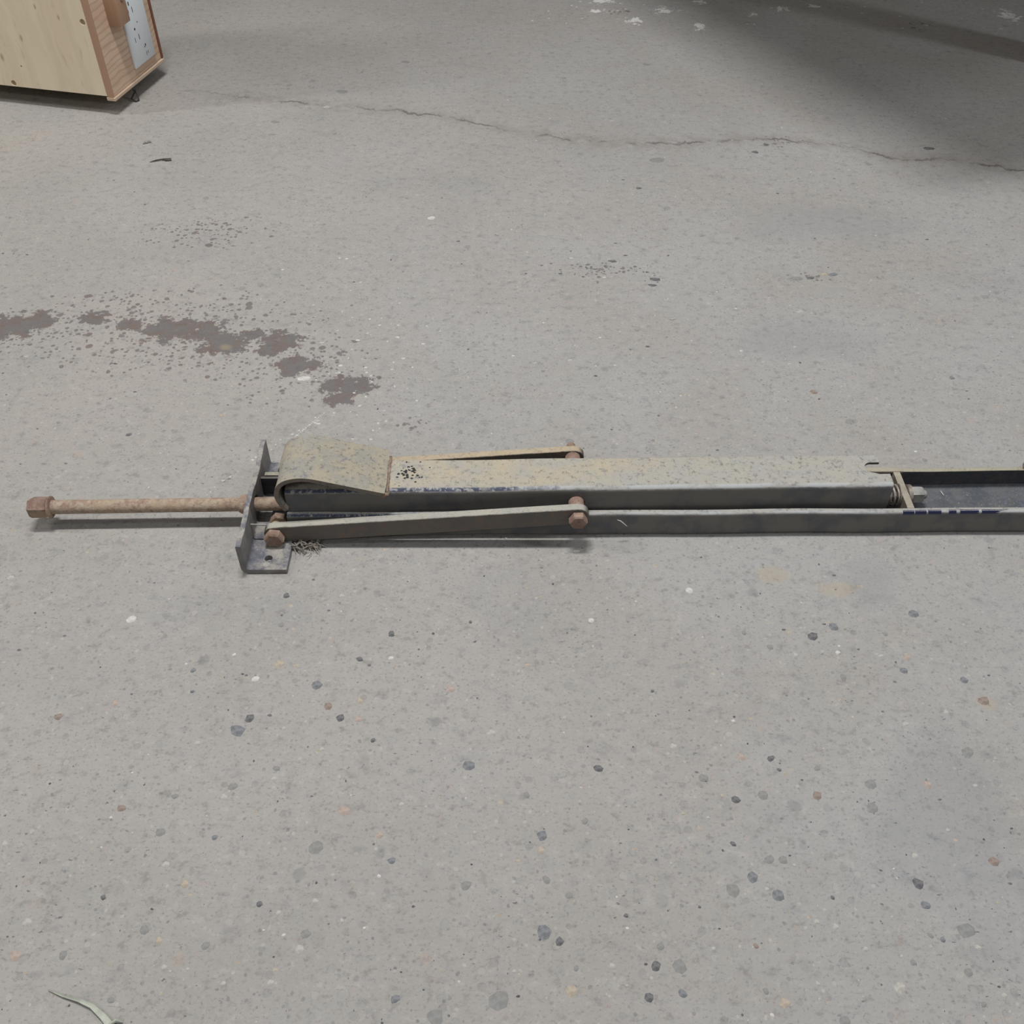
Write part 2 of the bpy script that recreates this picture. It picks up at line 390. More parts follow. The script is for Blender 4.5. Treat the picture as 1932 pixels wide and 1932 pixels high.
BL = [(1080,48,16,'d'),(1478,192,20,'d'),(1062,158,14,'g'),(1358,288,14,'d'),(942,510,22,'d'),(895,558,30,'b',.9),(1285,510,20,'d'),(1408,593,13,'d'),
 (880,768,20,'g'),(605,940,20,'g'),(810,960,15,'b'),(1188,998,36,'g'),(1478,1048,18,'b'),(390,1187,12,'d'),(980,1212,13,'d'),(1758,1140,26,'g'),(238,1405,20,'g'),
 (1490,1570,18,'b'),(1885,1575,42,'g'),(1645,1640,32,'g'),(545,1310,22,'g'),(1155,1325,20,'g'),(775,1370,20,'g'),(725,410,8,'d'),(1195,385,24,'b'),(1770,690,28,'b'),
 (1045,700,14,'g'),(728,330,13,'b'),(495,138,26,'w'),(1290,48,14,'l'),(702,305,9,'w'),(884,270,10,'w'),(845,808,20,'l'),(1034,738,15,'l'),(742,604,14,'l'),(1215,627,14,'l'),
 (1297,860,26,'p'),(698,1135,20,'t'),(103,1280,22,'l'),(57,1408,24,'p'),(600,1350,20,'t'),(620,1450,16,'l'),(642,1465,9,'l'),(708,1457,9,'l'),(1130,1382,22,'l'),(1190,1200,15,'l'),(625,1062,20,'l'),
 (1290,1275,13,'l'),(1375,1302,9,'w'),(842,1512,12,'l'),(1020,1508,18,'l'),(780,880,8,'l'),(418,885,8,'w'),(1055,305,24,'t'),(963,362,18,'w'),(434,455,18,'p'),(1350,515,17,'p'),
 (1358,445,18,'t'),(1240,465,20,'r'),(458,850,20,'r'),(1700,400,18,'p'),(1515,835,14,'l'),(1435,950,18,'p'),(1430,1105,12,'w'),(995,1310,6,'w'),(1070,1328,10,'w'),(1475,283,12,'w'),(1855,565,20,'l'),
 (218,505,18,'r'),(498,716,6,'w'),(560,648,5,'w'),(1410,985,6,'d'),(1072,548,12,'l'),(420,1575,14,'g'),(660,805,14,'g'),(18,985,16,'l'),(1050,1245,16,'l'),(1775,147,9,'d')]
BR = [(1133,203,26,'d'),(1215,165,26,'b'),(975,242,14,'g'),(1408,193,13,'g'),(1478,330,18,'b'),(1706,366,18,'b'),(1515,115,22,'b'),(978,662,18,'d'),(1008,705,9,'d'),(845,818,20,'d'),
 (115,955,24,'b'),(120,1318,32,'b'),(180,1353,21,'d'),(543,1447,22,'d'),(632,1445,36,'g'),(645,1550,22,'b'),(518,1565,20,'d'),(1533,1135,24,'d'),(1563,1217,21,'b'),(1712,1312,34,'g'),
 (325,700,18,'d'),(835,985,14,'d'),(707,1222,7,'d'),(1210,1187,10,'d'),(1150,803,24,'r'),(1355,757,24,'g'),(1360,850,30,'g'),(1720,640,26,'g'),(920,1370,14,'r'),(957,1540,15,'g'),
 (910,1110,26,'b'),(835,1160,32,'g'),(1005,1180,26,'b'),(275,900,17,'g'),(720,737,22,'g'),(945,800,26,'g'),(560,1370,18,'g'),(1255,1655,22,'g'),(1515,1432,14,'g'),(970,1045,24,'g'),(1023,1045,20,'g'),
 (378,1445,17,'l'),(222,1540,28,'t'),(1465,1525,30,'l'),(1150,1278,16,'l'),(1222,1297,20,'l'),(1155,1512,14,'l'),(1030,1585,22,'t'),(1640,488,15,'l'),(1492,280,19,'p'),(1568,760,20,'p'),
 (1748,765,13,'l'),(1820,1052,23,'r'),(1520,1030,16,'l'),(110,1010,20,'t'),(760,1380,11,'l'),(1066,1065,9,'l'),(962,1155,12,'l'),(1072,272,14,'l'),(1393,275,14,'l'),(1230,262,11,'w'),(1235,238,7,'w'),
 (610,617,18,'l'),(670,27,20,'w'),(300,140,15,'w'),(835,520,10,'w'),(740,885,9,'l'),(645,870,9,'t'),(435,1303,9,'w'),(1760,1375,16,'l'),(600,1058,9,'l'),(1440,1078,7,'w'),(1645,933,11,'l'),(1860,1555,14,'l'),
 (982,1630,14,'w'),(395,1185,7,'w'),(1152,700,14,'g'),(1485,532,18,'l'),(1780,445,26,'r'),(1335,1380,14,'l'),(530,408,9,'d'),(865,655,22,'p'),(1580,1330,14,'g'),(1625,1345,12,'b'),(55,800,14,'g'),
 (1725,1470,18,'g'),(430,1255,10,'d'),(1780,1590,14,'g'),(875,188,14,'g'),(1250,355,18,'g'),(9,1465,10,'l'),(242,1455,13,'g'),(215,1180,16,'g'),(130,1120,20,'g')]
TOP = [(814,411,16,'w',1.3),(1075,680,14,'l'),(1132,637,7,'w'),(1796,713,12,'b'),(1535,740,16,'r'),(1398,662,8,'w'),(616,202,13,'l',1.5),(1155,228,9,'l',1.3),(1752,280,17,'d',1.4),
 (1445,273,12,'d'),(1425,287,12,'d',1.4),(1467,365,7,'d'),(1240,302,22,'g',1.6),(1205,355,11,'d',1.4),(243,820,10,'d',1.6),(110,797,9,'g'),(575,714,20,'w',1.8),(1500,526,17,'g',2.2),(1530,524,13,'d',1.5),
 (1572,518,15,'b',1.6),(1555,517,10,'t',1.5),(1235,527,14,'d',1.8),(1231,538,12,'d',1.6),(1156,493,12,'d',1.6),(277,268,4,'g'),(765,117,15,'g',1.4),(645,173,18,'g',1.6),(520,230,14,'g',1.5),(1320,180,9,'g',1.5),
 (1220,122,12,'g',1.4),(1485,295,8,'g'),(1025,700,9,'g'),(1010,685,8,'l'),(1490,687,10,'l'),(20,1090,18,'l'),(955,1015,6,'w'),(1088,1040,10,'w',1.6),(1500,655,10,'l'),(1510,588,16,'l',1.3),(1075,833,18,'g'),
 (1600,862,12,'d'),(1745,868,12,'g'),(1728,852,8,'w')]
for q in BL: pebble(q[0]/2, 1100+q[1]/2, q[2], q[3], random.uniform(.8, 1.25), random.uniform(-.9, .9))
for q in BR: pebble(966+q[0]/2, 1100+q[1]/2, q[2], q[3], random.uniform(.75, 1.2), random.uniform(-1.2, 1.2))
for q in TOP: pebble(q[0], q[1], q[2], q[3], q[4] if len(q) > 4 else 1.1, random.uniform(-.3, .3))

# tiny chips too many to pick apart: joined
def chips(name, mat, pts, zt=.0005):
    bm = bmesh.new()
    for (x, y, sz) in pts:
        c = at(x, y); k = (at(x+1, y)-c).length; r = sz*.5*k; n = random.choice((5, 6, 7)); ph = random.random()*6
        asp = random.uniform(.5, 1.6); ring = []
        for i in range(n):
            a = ph+2*PI*i/n; q = random.uniform(.6, 1.1)
            ring.append(bm.verts.new((c.x+math.cos(a)*r*asp*q, c.y+math.sin(a)*r*q, .00002)))
        top = bm.verts.new((c.x+r*.1, c.y, zt*random.uniform(.5, 1)))
        for i in range(n): bm.faces.new((ring[i], ring[(i+1) % n], top))
    o = link(name, bm, mat, floor, 0); o['kind'] = 'stuff'; return o
P = []
for _ in range(110): P.append((random.uniform(0, 1932), random.uniform(330, 1932), random.uniform(1.8, 4)))
for _ in range(34): P.append((random.gauss(690, 60), random.gauss(640, 50), random.uniform(3, 7)))
for _ in range(30): P.append((random.uniform(480, 1300), random.uniform(470, 820), random.uniform(2.5, 6)))
for _ in range(22): P.append((random.uniform(590, 740), random.uniform(680, 830), random.uniform(3, 8)))
for _ in range(70): P.append((random.uniform(950, 1932), random.uniform(150, 720), random.uniform(2, 5)))
for _ in range(40): P.append((random.uniform(1000, 1900), random.uniform(0, 60), random.uniform(3, 8)))
for t in range(17): P.append((388+t*11+random.uniform(-5, 5), 932-t*7.6+random.uniform(-4, 4), random.uniform(2.5, 7)))
for t in range(22): P.append((540+t*3.4, 838-t*2.8, random.uniform(3, 5)))
chips('paint_flecks', PM['w'], P)
P = [(random.uniform(0, 1932), random.uniform(330, 1932), random.uniform(3, 7)) for _ in range(260)]
P += [(random.gauss(1130, 60), random.gauss(510, 12), random.uniform(4, 8)) for _ in range(26)]
chips('dark_grit', PM['d'], P, .0008)
P = [(random.uniform(0, 1932), random.uniform(700, 1932), random.uniform(4, 9)) for _ in range(150)]
chips('tan_grit', PM['t'], P, .0004)

# ------------------------------------------------------------------ the steel linkage lying across the floor
YAW = .0095
dev = empty('steel_linkage', (0, 0, 0), YAW)
tag(dev, 'long rusty dusty steel channel linkage with hinged arms and long bolt lying on concrete', 'linkage')

# channel (local coordinates of the linkage): opens upward, two flanges and a web
ZF = .0320; XL = -.2385; XR = .86
def flange(y0, y1, x0, xe, outer):
    """upright of the channel with rounded outer arris; outer = -1 near side, +1 far side"""
    bm = bmesh.new()
    pr = [(y0, .0012), (y1, .0012), (y1, ZF), (y0, ZF)]
    rr = [.003, .001, .0006, .0048] if outer < 0 else [.001, .003, .0022, .0006]
    extr(bm, rounded(pr, rr, 5), x0, xe, 'X', 40)
    for v in bm.verts:
        v.co.y += .0004*math.sin(v.co.x*37)*outer; v.co.z += .0003*math.sin(v.co.x*23+1)
    return bm
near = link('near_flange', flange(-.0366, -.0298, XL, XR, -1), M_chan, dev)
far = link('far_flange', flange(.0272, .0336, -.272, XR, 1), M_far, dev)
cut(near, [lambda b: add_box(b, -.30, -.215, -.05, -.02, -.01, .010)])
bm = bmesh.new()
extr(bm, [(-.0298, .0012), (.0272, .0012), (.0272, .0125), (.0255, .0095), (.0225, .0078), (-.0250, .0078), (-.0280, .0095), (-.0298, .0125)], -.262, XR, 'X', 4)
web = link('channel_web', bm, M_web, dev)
cut(web, [lambda b: add_cyl(b, (.4630, -.0185, -.01), (.4630, -.0185, .03), .0085, 24)])

# end bracket: an angle iron with its upright leg to the left
bm = bmesh.new()
prof = rounded([(-.0490, 0.0008), (-.002, 0.0008), (-.002, .0062), (-.0435, .0062), (-.0435, .0410), (-.0490, .0410)], [.0085, .0008, .0008, .003, .0008, .0008], 6)
prof = [(x-.2330, z) for x, z in prof]
extr(bm, prof, -.0885, .0770, 'Y', 14)
for v in bm.verts:
    v.co.x += .0006*math.sin(v.co.y*70) + .0002*math.sin(v.co.y*260); v.co.z += .0004*math.sin(v.co.y*90+2)*(v.co.z > .03)
brack = link('end_bracket', bm, M_brack, dev)
cut(brack, [lambda b: add_cyl(b, (-.2560, -.0725, -.02), (-.2560, -.0725, .03), .0042, 20),
            lambda b: add_cyl(b, (-.30, -.0065, .0235), (-.26, -.0065, .0235), .0088, 20)])
bm = bmesh.new(); add_cyl(bm, (-.257, -.0815, .0062), (-.257, -.0815, .0066), .0036, 10)
link('paint_drop', bm, PM['l'], brack)

# main square tube with an open, notched right end; it sits slightly askew in the channel
TY = -.0030; TX0 = -.2380; TX1 = .4010; TYAW = .0088
tub = bmesh.new()
hw = .0246; zt = .0606; zb = .0085; t = .0032
outp = rounded([(-hw, zb), (hw, zb), (hw, zt), (-hw, zt)], [.003, .003, .0035, .0072], 6)
extr(tub, outp, TX0, TX1, 'X', 50)
for v in tub.verts: v.co.z += .0003*math.sin(v.co.x*31); v.co.y += .0003*math.sin(v.co.x*47)
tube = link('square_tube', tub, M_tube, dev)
tube.location = (0, TY, 0); tube.rotation_euler = (0, 0, TYAW)
inn = rounded([(-hw+t, zb+t), (hw-t, zb+t), (hw-t, zt-t), (-hw+t, zt-t)], .003, 4)
def slot(b):   # keyhole slot in the top at the right end
    pts = [(TX1+.02, -.0075), (TX1+.02, .0108), (.3865, .0108)]
    for k in range(9):
        a = PI/2+PI*k/8
        pts.append((.3850+.0082*math.cos(a), .0028+.0082*math.sin(a)*1.0))
    pts.append((.3900, -.0075))
    extr(b, pts, .045, .08, 'Z')
cut(tube, [lambda b: extr(b, inn, TX0-.01, TX1+.01, 'X', 1), slot,
           lambda b: add_box(b, .3830, TX1+.02, .018, .04, .004, .0565),
           lambda b: add_box(b, .3945, .42, .0100, .04, .050, .08),
           lambda b: add_cyl(b, (.0690, -.04, .0400), (.0690, .04, .0400), .0078, 20)])

# black flakes of old paint beside the strap
bm = bmesh.new()
for i in range(40):
    x = random.gauss(-.108, .008); y = random.gauss(.004, .009); r = random.uniform(.0006, .0019); n_ = 5; ph = random.random()*6
    ring = [bm.verts.new((x+r*1.3*math.cos(ph+2*PI*k/n_)*random.uniform(.6, 1), max(-.017, min(.020, y))+r*math.sin(ph+2*PI*k/n_)*random.uniform(.6, 1), .0610)) for k in range(n_)]
    top = bm.verts.new((x, max(-.017, min(.020, y)), .0614))
    for k in range(n_): bm.faces.new((ring[k], ring[(k+1) % n_], top))
o = link('black_flakes', bm, flat_mat('black_flake', (.045, .045, .05), .3), tube, 0); o['kind'] = 'stuff'
# bent strap arching over the left end of the tube
outer_pts = [(-.2395, .0375), (-.2430, .0440), (-.2458, .0520), (-.2468, .0600), (-.2455, .0680), (-.2415, .0755), (-.2350, .0808), (-.2260, .0840), (-.2160, .0850), (-.2060, .0838),
             (-.1930, .0802), (-.1780, .0758), (-.1630, .0714), (-.1480, .0672), (-.1320, .0626)]
def catmull(pts, k=4):
    out = []
    for i in range(len(pts)-1):
        p0 = Vector(pts[max(i-1, 0)]); p1 = Vector(pts[i]); p2 = Vector(pts[i+1]); p3 = Vector(pts[min(i+2, len(pts)-1)])
        for j in range(k):
            t = j/k; out.append(tuple(.5*(2*p1+(p2-p0)*t+(2*p0-5*p1+4*p2-p3)*t*t+(3*p1-p0-3*p2+p3)*t**3)))
    return out+[tuple(pts[-1])]
outer_pts = catmull(outer_pts)
bm = bmesh.new(); th = .0048
inner_pts = []
for i, q in enumerate(outer_pts):
    a = Vector(outer_pts[max(i-1, 0)]); b = Vector(outer_pts[min(i+1, len(outer_pts)-1)]); d = (b-a).normalized()
    nn = Vector((d.y, -d.x)); inner_pts.append((q[0]+nn.x*th, q[1]+nn.y*th))
inner_pts[-1] = (-.1325, .0608)
loop = outer_pts + inner_pts[::-1]
extr(bm, loop, -.0345, .0335, 'Y', 8)
for v in bm.verts: v.co.x += .0005*math.sin(v.co.y*120+v.co.z*50); v.co.z += .0003*math.sin(v.co.y*90)
strap = link('bent_strap', bm, M_strap, dev, 50)
cut(strap, [lambda b: extr(b, [(-.2205, .0190), (-.2255, .040), (-.2150, .040)], .06, .10, 'Z')])
# weld beads: low uneven ropes of metal
def bead(bm, a, b, r, k, jit=.25):
    a = Vector(a); b = Vector(b)
    pts = [a.lerp(b, i/k) + Vector((random.uniform(-r, r)*jit, random.uniform(-r, r)*jit, random.uniform(-r, r)*jit)) for i in range(k+1)]
    add_tube(bm, pts, r, 7, [random.uniform(.8, 1.2) for _ in pts])
bm = bmesh.new(); bead(bm, (-.1303, -.0315, .0612), (-.1303, .0245, .0610), .0014, 30)
link('weld_bead', bm, M_weld, dev)
bm = bmesh.new(); bead(bm, (-.1350, -.0335, .0590), (-.1295, -.0300, .0585), .0024, 4)
link('weld_bead', bm, M_weld, dev)

# long bolt through bracket and tube
RY0 = -.0095; 
bolt = empty('long_bolt'); bolt.parent = dev; bolt.location = (0, -.0062, 0); bolt.rotation_euler = (0, 0, .0115)
bm = bmesh.new()
k = 60; pts = [(-.500+i*(.905)/k, 0, .0240+.0006*math.sin(i*.25)*0) for i in range(k+1)]
add_tube(bm, pts, .0076, 18, [1+random.uniform(-.02, .02) for _ in pts])
link('shaft', bm, M_rod, bolt)
bm = bmesh.new(); add_hex(bm, (-.4985, 0, .024), (-.5190, 0, .024), .0118, rot=(0, -.87, .5))
link('bolt_head', bm, M_rust, bolt)
bm = bmesh.new(); add_cyl(bm, (-.4985, 0, .024), (-.4950, 0, .024), .0118, 24, rings=[(0, .0112), (.3, .0122), (.7, .0122), (1, .0105)])
link('washer', bm, M_rust, bolt)
bm = bmesh.new(); add_cyl(bm, (-.2945, 0, .0238), (-.2815, 0, .0238), .0100, 20, rings=[(0, .0083), (.2, .0100), (.55, .0108), (1, .0104)])
link('collar', bm, M_rod, bolt)
bm = bmesh.new(); add_cyl(bm, (.4000, 0, .024), (.4510, 0, .024), .0056, 16, rings=[(0, .0056), (.96, .0056), (1, .0045)])
link('threaded_tip', bm, M_zinc, bolt)
bm = bmesh.new(); add_cyl(bm, (.4292, 0, .024), (.4335, 0, .024), .0112, 24)
link('nut_washer', bm, M_spring, bolt)
bm = bmesh.new(); add_hex(bm, (.4335, 0, .024), (.4470, 0, .024), .0098, rot=(0, -.75, .66))
link('hex_nut', bm, M_zinc, bolt)
bm = bmesh.new(); T = 3.6; K = 90
pts = [(.4020+.0170*i/K, .0108*math.cos(2*PI*T*i/K), .024+.0108*math.sin(2*PI*T*i/K)) for i in range(K+1)]
add_tube(bm, pts, .0013, 8)
link('coil_spring', bm, M_spring, bolt)
bm = bmesh.new(); add_cyl(bm, (.4195, 0, .024), (.4206, 0, .024), .0128, 24)
link('spring_washer', bm, M_spring, bolt)

# cross plate welded inside the channel
bm = bmesh.new()
extr(bm, rounded([(-.0297, .0075), (.0271, .0075), (.0271, .0318), (-.0297, .0318)], [0, 0, .001, .001], 2), .4212, .4285, 'X', 1)
cross = link('cross_plate', bm, M_cross, dev)
cut(cross, [lambda b: add_cyl(b, (.40, -.0010, .024), (.45, -.0010, .024), .0062, 20)])
# the far flange ends in a thicker lip just beyond the tube
bm = bmesh.new(); add_box(bm, .3885, .4330, .0268, .0338, .0290, .0326, .0012)
link('flange_lip', bm, M_cross, dev)
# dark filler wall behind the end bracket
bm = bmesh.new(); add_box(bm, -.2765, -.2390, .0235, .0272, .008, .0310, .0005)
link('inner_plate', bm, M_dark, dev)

# link arms: flat bars with rounded ends, one on either side
def arm(a, b, y0, y1, hgt, mat):
    """bar from hinge centre a=(x,z) to b, between the planes y0 and y1"""
    A = Vector(a); B = Vector(b); d = (B-A).normalized(); nn = Vector((-d.y, d.x)); r = hgt/2; pts = []
    for k in range(9):
        t = PI/2-PI*k/8; pts.append(B+d*r*math.cos(t)*1.05+nn*r*math.sin(t))
    for k in range(9):
        t = -PI/2-PI*k/8; pts.append(A+d*r*math.cos(t)*1.05+nn*r*math.sin(t))
    bm = bmesh.new(); extr(bm, [tuple(p) for p in pts], y0, y1, 'Y', 1)
    ed = [e for e in bm.edges if abs(e.verts[0].co.y-e.verts[1].co.y) < 1e-6]
    bmesh.ops.bevel(bm, geom=ed, offset=.0006, segments=1, affect='EDGES')
    return link('link_arm', bm, mat, dev)
AL = (-.2515, .0158); AR = (.0685, .0402)
arm_n = arm(AL, AR, -.0482, -.0392, .0222, M_arm)
arm_f = arm(AL, AR, .0432, .0522, .0222, M_arm2)
bm = bmesh.new()      # hinge bolts
add_hex(bm, (AR[0], -.0482, AR[1]-.001), (AR[0], -.0572, AR[1]-.001), .0098, rot=(.5, 0, .866))
link('bolt_head', bm, M_rust, arm_n)
bm = bmesh.new(); add_hex(bm, (AL[0], -.0482, AL[1]), (AL[0], -.0575, AL[1]), .0106, rot=(.62, 0, .78))
link('bolt_head', bm, M_rust, arm_n)
bm = bmesh.new(); add_cyl(bm, (AL[0], -.0392, AL[1]), (AL[0]-.0005, -.0290, AL[1]), .0062, 18)
link('bolt_shank', bm, M_rust, arm_n)
bm = bmesh.new(); add_hex(bm, (AL[0]+.002, -.0325, AL[1]+.002), (AL[0]+.002, -.0240, AL[1]+.002), .0096, rot=.2)
link('inner_nut', bm, M_rust, arm_n)
bm = bmesh.new(); add_cyl(bm, (AR[0]-.001, -.0392, AR[1]+.0015), (AR[0]-.001, -.0235, AR[1]+.0015), .0084, 24)
link('spacer', bm, M_rust, arm_n)
bm = bmesh.new(); add_cyl(bm, (AR[0]-.001, .0432, AR[1]+.0012), (AR[0]-.001, .0215, AR[1]+.0012), .0084, 24)
link('spacer', bm, M_rust, arm_f)
bm = bmesh.new(); add_cyl(bm, (AR[0]-.002, .0522, AR[1]+.002), (AR[0]-.002, .0625, AR[1]+.002), .0048, 16)
link('bolt_tip', bm, M_rust, arm_f)
bm = bmesh.new(); add_cyl(bm, (AL[0], .0335, AL[1]), (AL[0], .0432, AL[1]), .0062, 16)
link('bolt_shank', bm, M_rust, arm_f)
bm = bmesh.new(); add_cyl(bm, (-.2790, -.0420, .0262), (-.2600, -.0425, .0258), .0010, 8)
link('cotter_pin', bm, M_zinc, dev)
# rusty bolt at the right edge of the picture
bm = bmesh.new(); add_hex(bm, (.5720, .0315, .0318), (.5720, .0315, .0375), .0065, rot=.2)
link('flange_bolt', bm, M_rust, dev)
# glossy patch of fresh dark paint on the near arris catches the light
n = N('glossy_paint'); M_gloss = n.out((.012, .014, .05), .17, 0, None, 1.0)
for x0, x1 in ((.4150, .4270), (.4280, .4400), (.4420, .4560), (.4640, .4720), (.4760, .4960), (.4990, .5900)):
    A = Vector((-.0366, .0272)); Pm = Vector((-.0366, .0320)); B = Vector((-.0318, .0320)); o1 = []; o2 = []
    for k in range(13):
        u = .10+.80*k/12; q = A*(1-u)**2+Pm*2*u*(1-u)+B*u*u; d = ((Pm-A)*(1-u)+(B-Pm)*u).normalized(); nn = Vector((-d.y, d.x))
        e = .00022 if 0 < k < 12 else -.0001
        o1.append(q+nn*e); o2.append(q-nn*.0006)
    dy = -.0004*math.sin(x0*37); dz = .0003*math.sin(x0*23+1)
    bm = bmesh.new(); extr(bm, [(q.x+dy, q.y+dz) for q in o1+o2[::-1]], x0, x1, 'X', 1)
    o = link('paint_patch', bm, M_gloss, near, 60); o['label'] = 'glossy dark blue paint patch'

# ------------------------------------------------------------------ small things on and around it
def polyline(px, z=.001): return [at(x, y, zz if (zz := z) else 0) for x, y in px]
M_straw = flat_mat('dry_straw', (.33, .30, .26), .5, 300); M_fib = flat_mat('pale_fibre', (.62, .60, .56), .1)
# clump of dry roots under the arm
bm = bmesh.new(); c0 = at(578, 1033)
for i in range(60):
    x = c0.x + random.uniform(-.018, .008); y = c0.y + .0015*math.sin(x*300) + random.gauss(0, .0028); z = random.uniform(.0008, .0080)
    pts = []; a = random.gauss(-.1, .35); L = random.uniform(.006, .014); cv = random.uniform(-90, 90)
    for k in range(8):
        u = L*k/7
        pts.append((x+u*math.cos(a+cv*u), y+u*math.sin(a+cv*u), max(.0007, z+.0015*math.sin(u*400+i))))
    add_tube(bm, pts, random.uniform(.0003, .0008), 5, [.4, .8, 1, 1, 1, 1, .8, .4])
for e in ((610, 1030), (606, 1036), (600, 1046), (616, 1033)):
    q = at(*e); add_tube(bm, [(c0.x+.006, c0.y, .004), ((c0.x+q.x)/2+.004, (c0.y+q.y)/2, .005), (q.x, q.y, .0008)], .0005, 4)
o = link('root_clump', bm, M_straw); tag(o, 'small clump of dry grass roots beside the bracket foot under the near arm', 'debris', kind='stuff')
# grass blade at the bottom left
n = N('dry_grass'); M_grass = n.out(n.mix(n.step(n.noise(n.tc.outputs['Object'], 120, 3), .4, .6), (.36, .39, .33), (.45, .48, .41)), .6)
path = [(92, 1869), (120, 1881), (150, 1890), (175, 1901), (196, 1920), (212, 1940), (226, 1965)]
bm = bmesh.new(); L = []; R = []
for i, q in enumerate(path):
    c = at(*q); a = at(*path[max(i-1, 0)]); b = at(*path[min(i+1, len(path)-1)]); d = (b-a).normalized(); s = Vector((-d.y, d.x, 0))
    wd = (.0003, .0008, .0012, .0016, .0022, .0026, .0026)[i]; z = .0012+.0022*math.sin(i/6*PI)
    L.append(c+s*wd+Vector((0, 0, z))); R.append(c-s*wd+Vector((0, 0, z)))
mid = [(l+r)/2-Vector((0, 0, .0007)) for l, r in zip(L, R)]
V = [[bm.verts.new(q) for q in (l, m_, r, m_-Vector((0, 0, .0005)))] for l, m_, r in zip(L, mid, R)]
for i in range(len(V)-1):
    for j in range(4): bm.faces.new((V[i][j], V[i][(j+1) % 4], V[i+1][(j+1) % 4], V[i+1][j]))
bm.faces.new(V[0]); bm.faces.new(V[-1])
bl = link('grass_blade', bm, M_grass); tag(bl, 'pale green dry grass blade curving out of the lower left corner', 'grass blade')
q = at(222, 1928); bm = bmesh.new(); add_tube(bm, [at(208, 1936)+Vector((0, 0, .003)), q+Vector((0, 0, .0036)), at(232, 1930)+Vector((0, 0, .002))], .0016, 6, [.7, 1, .4])
link('seed_husk', bm, M_grass, bl)
# dark forked twig
n = N('dark_twig'); M_twig = n.out((.05, .045, .035), .8)
bm = bmesh.new()
Z = Vector((0, 0, .0012))
add_tube(bm, [at(283, 307)+Z, at(295, 304.5)+Z*1.6, at(308, 302.5)+Z*1.8, at(323, 300.5)+Z], .0011, 6, [.4, 1, .9, .6])
add_tube(bm, [at(306, 303)+Z*1.7, at(314, 304.5)+Z*1.2, at(324, 303.5)+Z], .0008, 6)
tag(link('forked_twig', bm, M_twig), 'thin dark forked twig on the floor below the wooden box', 'twig')
# bent metal clip
bm = bmesh.new(); c = at(270, 272); d = at(285, 269)
add_tube(bm, [c+Z, c.lerp(d, .25)+Z*2.5, c.lerp(d, .5)+Z*1.2, c.lerp(d, .75)+Z*3, d+Z], .0014, 6)
o = tag(link('bent_clip', bm, M_zinc), 'tiny bent grey metal clip on the floor just above the forked twig', 'clip')
# shaving near the middle top and pale fibres
def fibre(pts, r, label, name='pale_fibre', mat=None, cat='fibre'):
    bm = bmesh.new(); add_tube(bm, pts, r, 6, [.5]+[1]*(len(pts)-2)+[.4])
    return tag(link(name, bm, mat or M_fib), label, cat)
fibre([at(1165, 981, .030), at(1171, 983, .028), at(1176, 987, .0245), at(1183, 993, .020)], .0006, 'pale curved fibre clinging to the side of the near flange')
fibre([at(1774, 926, .0088), at(1778, 931, .0092), at(1781, 935, .0088)], .0006, 'short pale fibre lying in the open channel right of the nut')
fibre([at(1262, 602)+Z*.6, at(1268, 604)+Z*.8, at(1276, 601)+Z*.6], .0006, 'tiny pale hooked fibre on the floor above the square tube')
fibre([at(1442, 760)+Z*.5, at(1444, 750)+Z*.9], .0006, 'short straight pale fibre standing out on the bare floor above the tube') if False else None

# ------------------------------------------------------------------ wooden box, top left
UX, UY = .2306, .973
box = empty('wooden_box', (-.712, 1.0105, 0), math.atan2(-UX, UY))
# local +y runs along the end face away from the camera, local -x along the plywood side to the left
tag(box, 'wooden box with pale plywood side and cedar end carrying a white outlet plate', 'box')
def wood(name, a, b, dark, grain_axis, scale=9, ring=1.0, knots=()):
    n = N(name); p = n.tc.outputs['Object']
    sc = {'x': (.12, 1, 1), 'y': (1, .12, 1), 'z': (1, 1, .12)}[grain_axis]
    q = n.vec('MULTIPLY', p, sc)
    q = n.vec('ADD', q, n.vec('MULTIPLY', n.noise(p, 6, 3, .5, 1), (.05, .05, .05)))
    x = n.noise(q, scale*4, 4, .6); y = n.noise(q, scale*22, 4, .65)
    col = n.mix(n.step(x, .36, .64), a, b)
    wv = n.node('ShaderNodeTexWave'); wv.bands_direction = 'Z' if grain_axis != 'z' else 'X'
    n.set(wv.inputs['Vector'], q); wv.inputs['Scale'].default_value = 28*ring; wv.inputs['Distortion'].default_value = 5; wv.inputs['Detail'].default_value = 3
    col = n.mix(n.step(wv.outputs['Fac'], .62, .95, 0, .40*ring), col, dark)
    col = n.mix(n.step(y, .56, .75, 0, .35), col, dark)
    for (kx, ky, kz, r) in knots:
        d = n.vec('LENGTH', n.vec('MULTIPLY', n.vec('SUBTRACT', p, (kx, ky, kz)), (1, 1, .45)), None)
        col = n.mix(n.step(d, r, r*.3, 0, .75), col, dark)
    return n.out(col, .62, 0, n.bump(y, .25, .0006), .4)
KN = [(-.0605, 0, .1638, .0030), (-.1466, 0, .1226, .0038), (-.1985, 0, .0854, .0045), (-.100, 0, .178, .0030)]
M_ply = wood('pine_plywood', (.74, .63, .46), (.80, .70, .53), (.42, .31, .19), 'z', 5, .22, KN)
M_cedar = wood('cedar_end', (.62, .445, .32), (.70, .52, .395), (.40, .26, .175), 'y', 9, 1.0)
M_trim = wood('cedar_trim', (.41, .25, .165), (.45, .28, .185), (.33, .195, .125), 'z', 4, .4)
M_red = wood('reddish_trim', (.20, .085, .055), (.25, .11, .07), (.12, .05, .03), 'z', 4, .4)
M_raw = wood('raw_edge', (.55, .42, .31), (.62, .50, .38), (.40, .28, .19), 'y', 6, .5)
zb0, zt0 = .030, .420
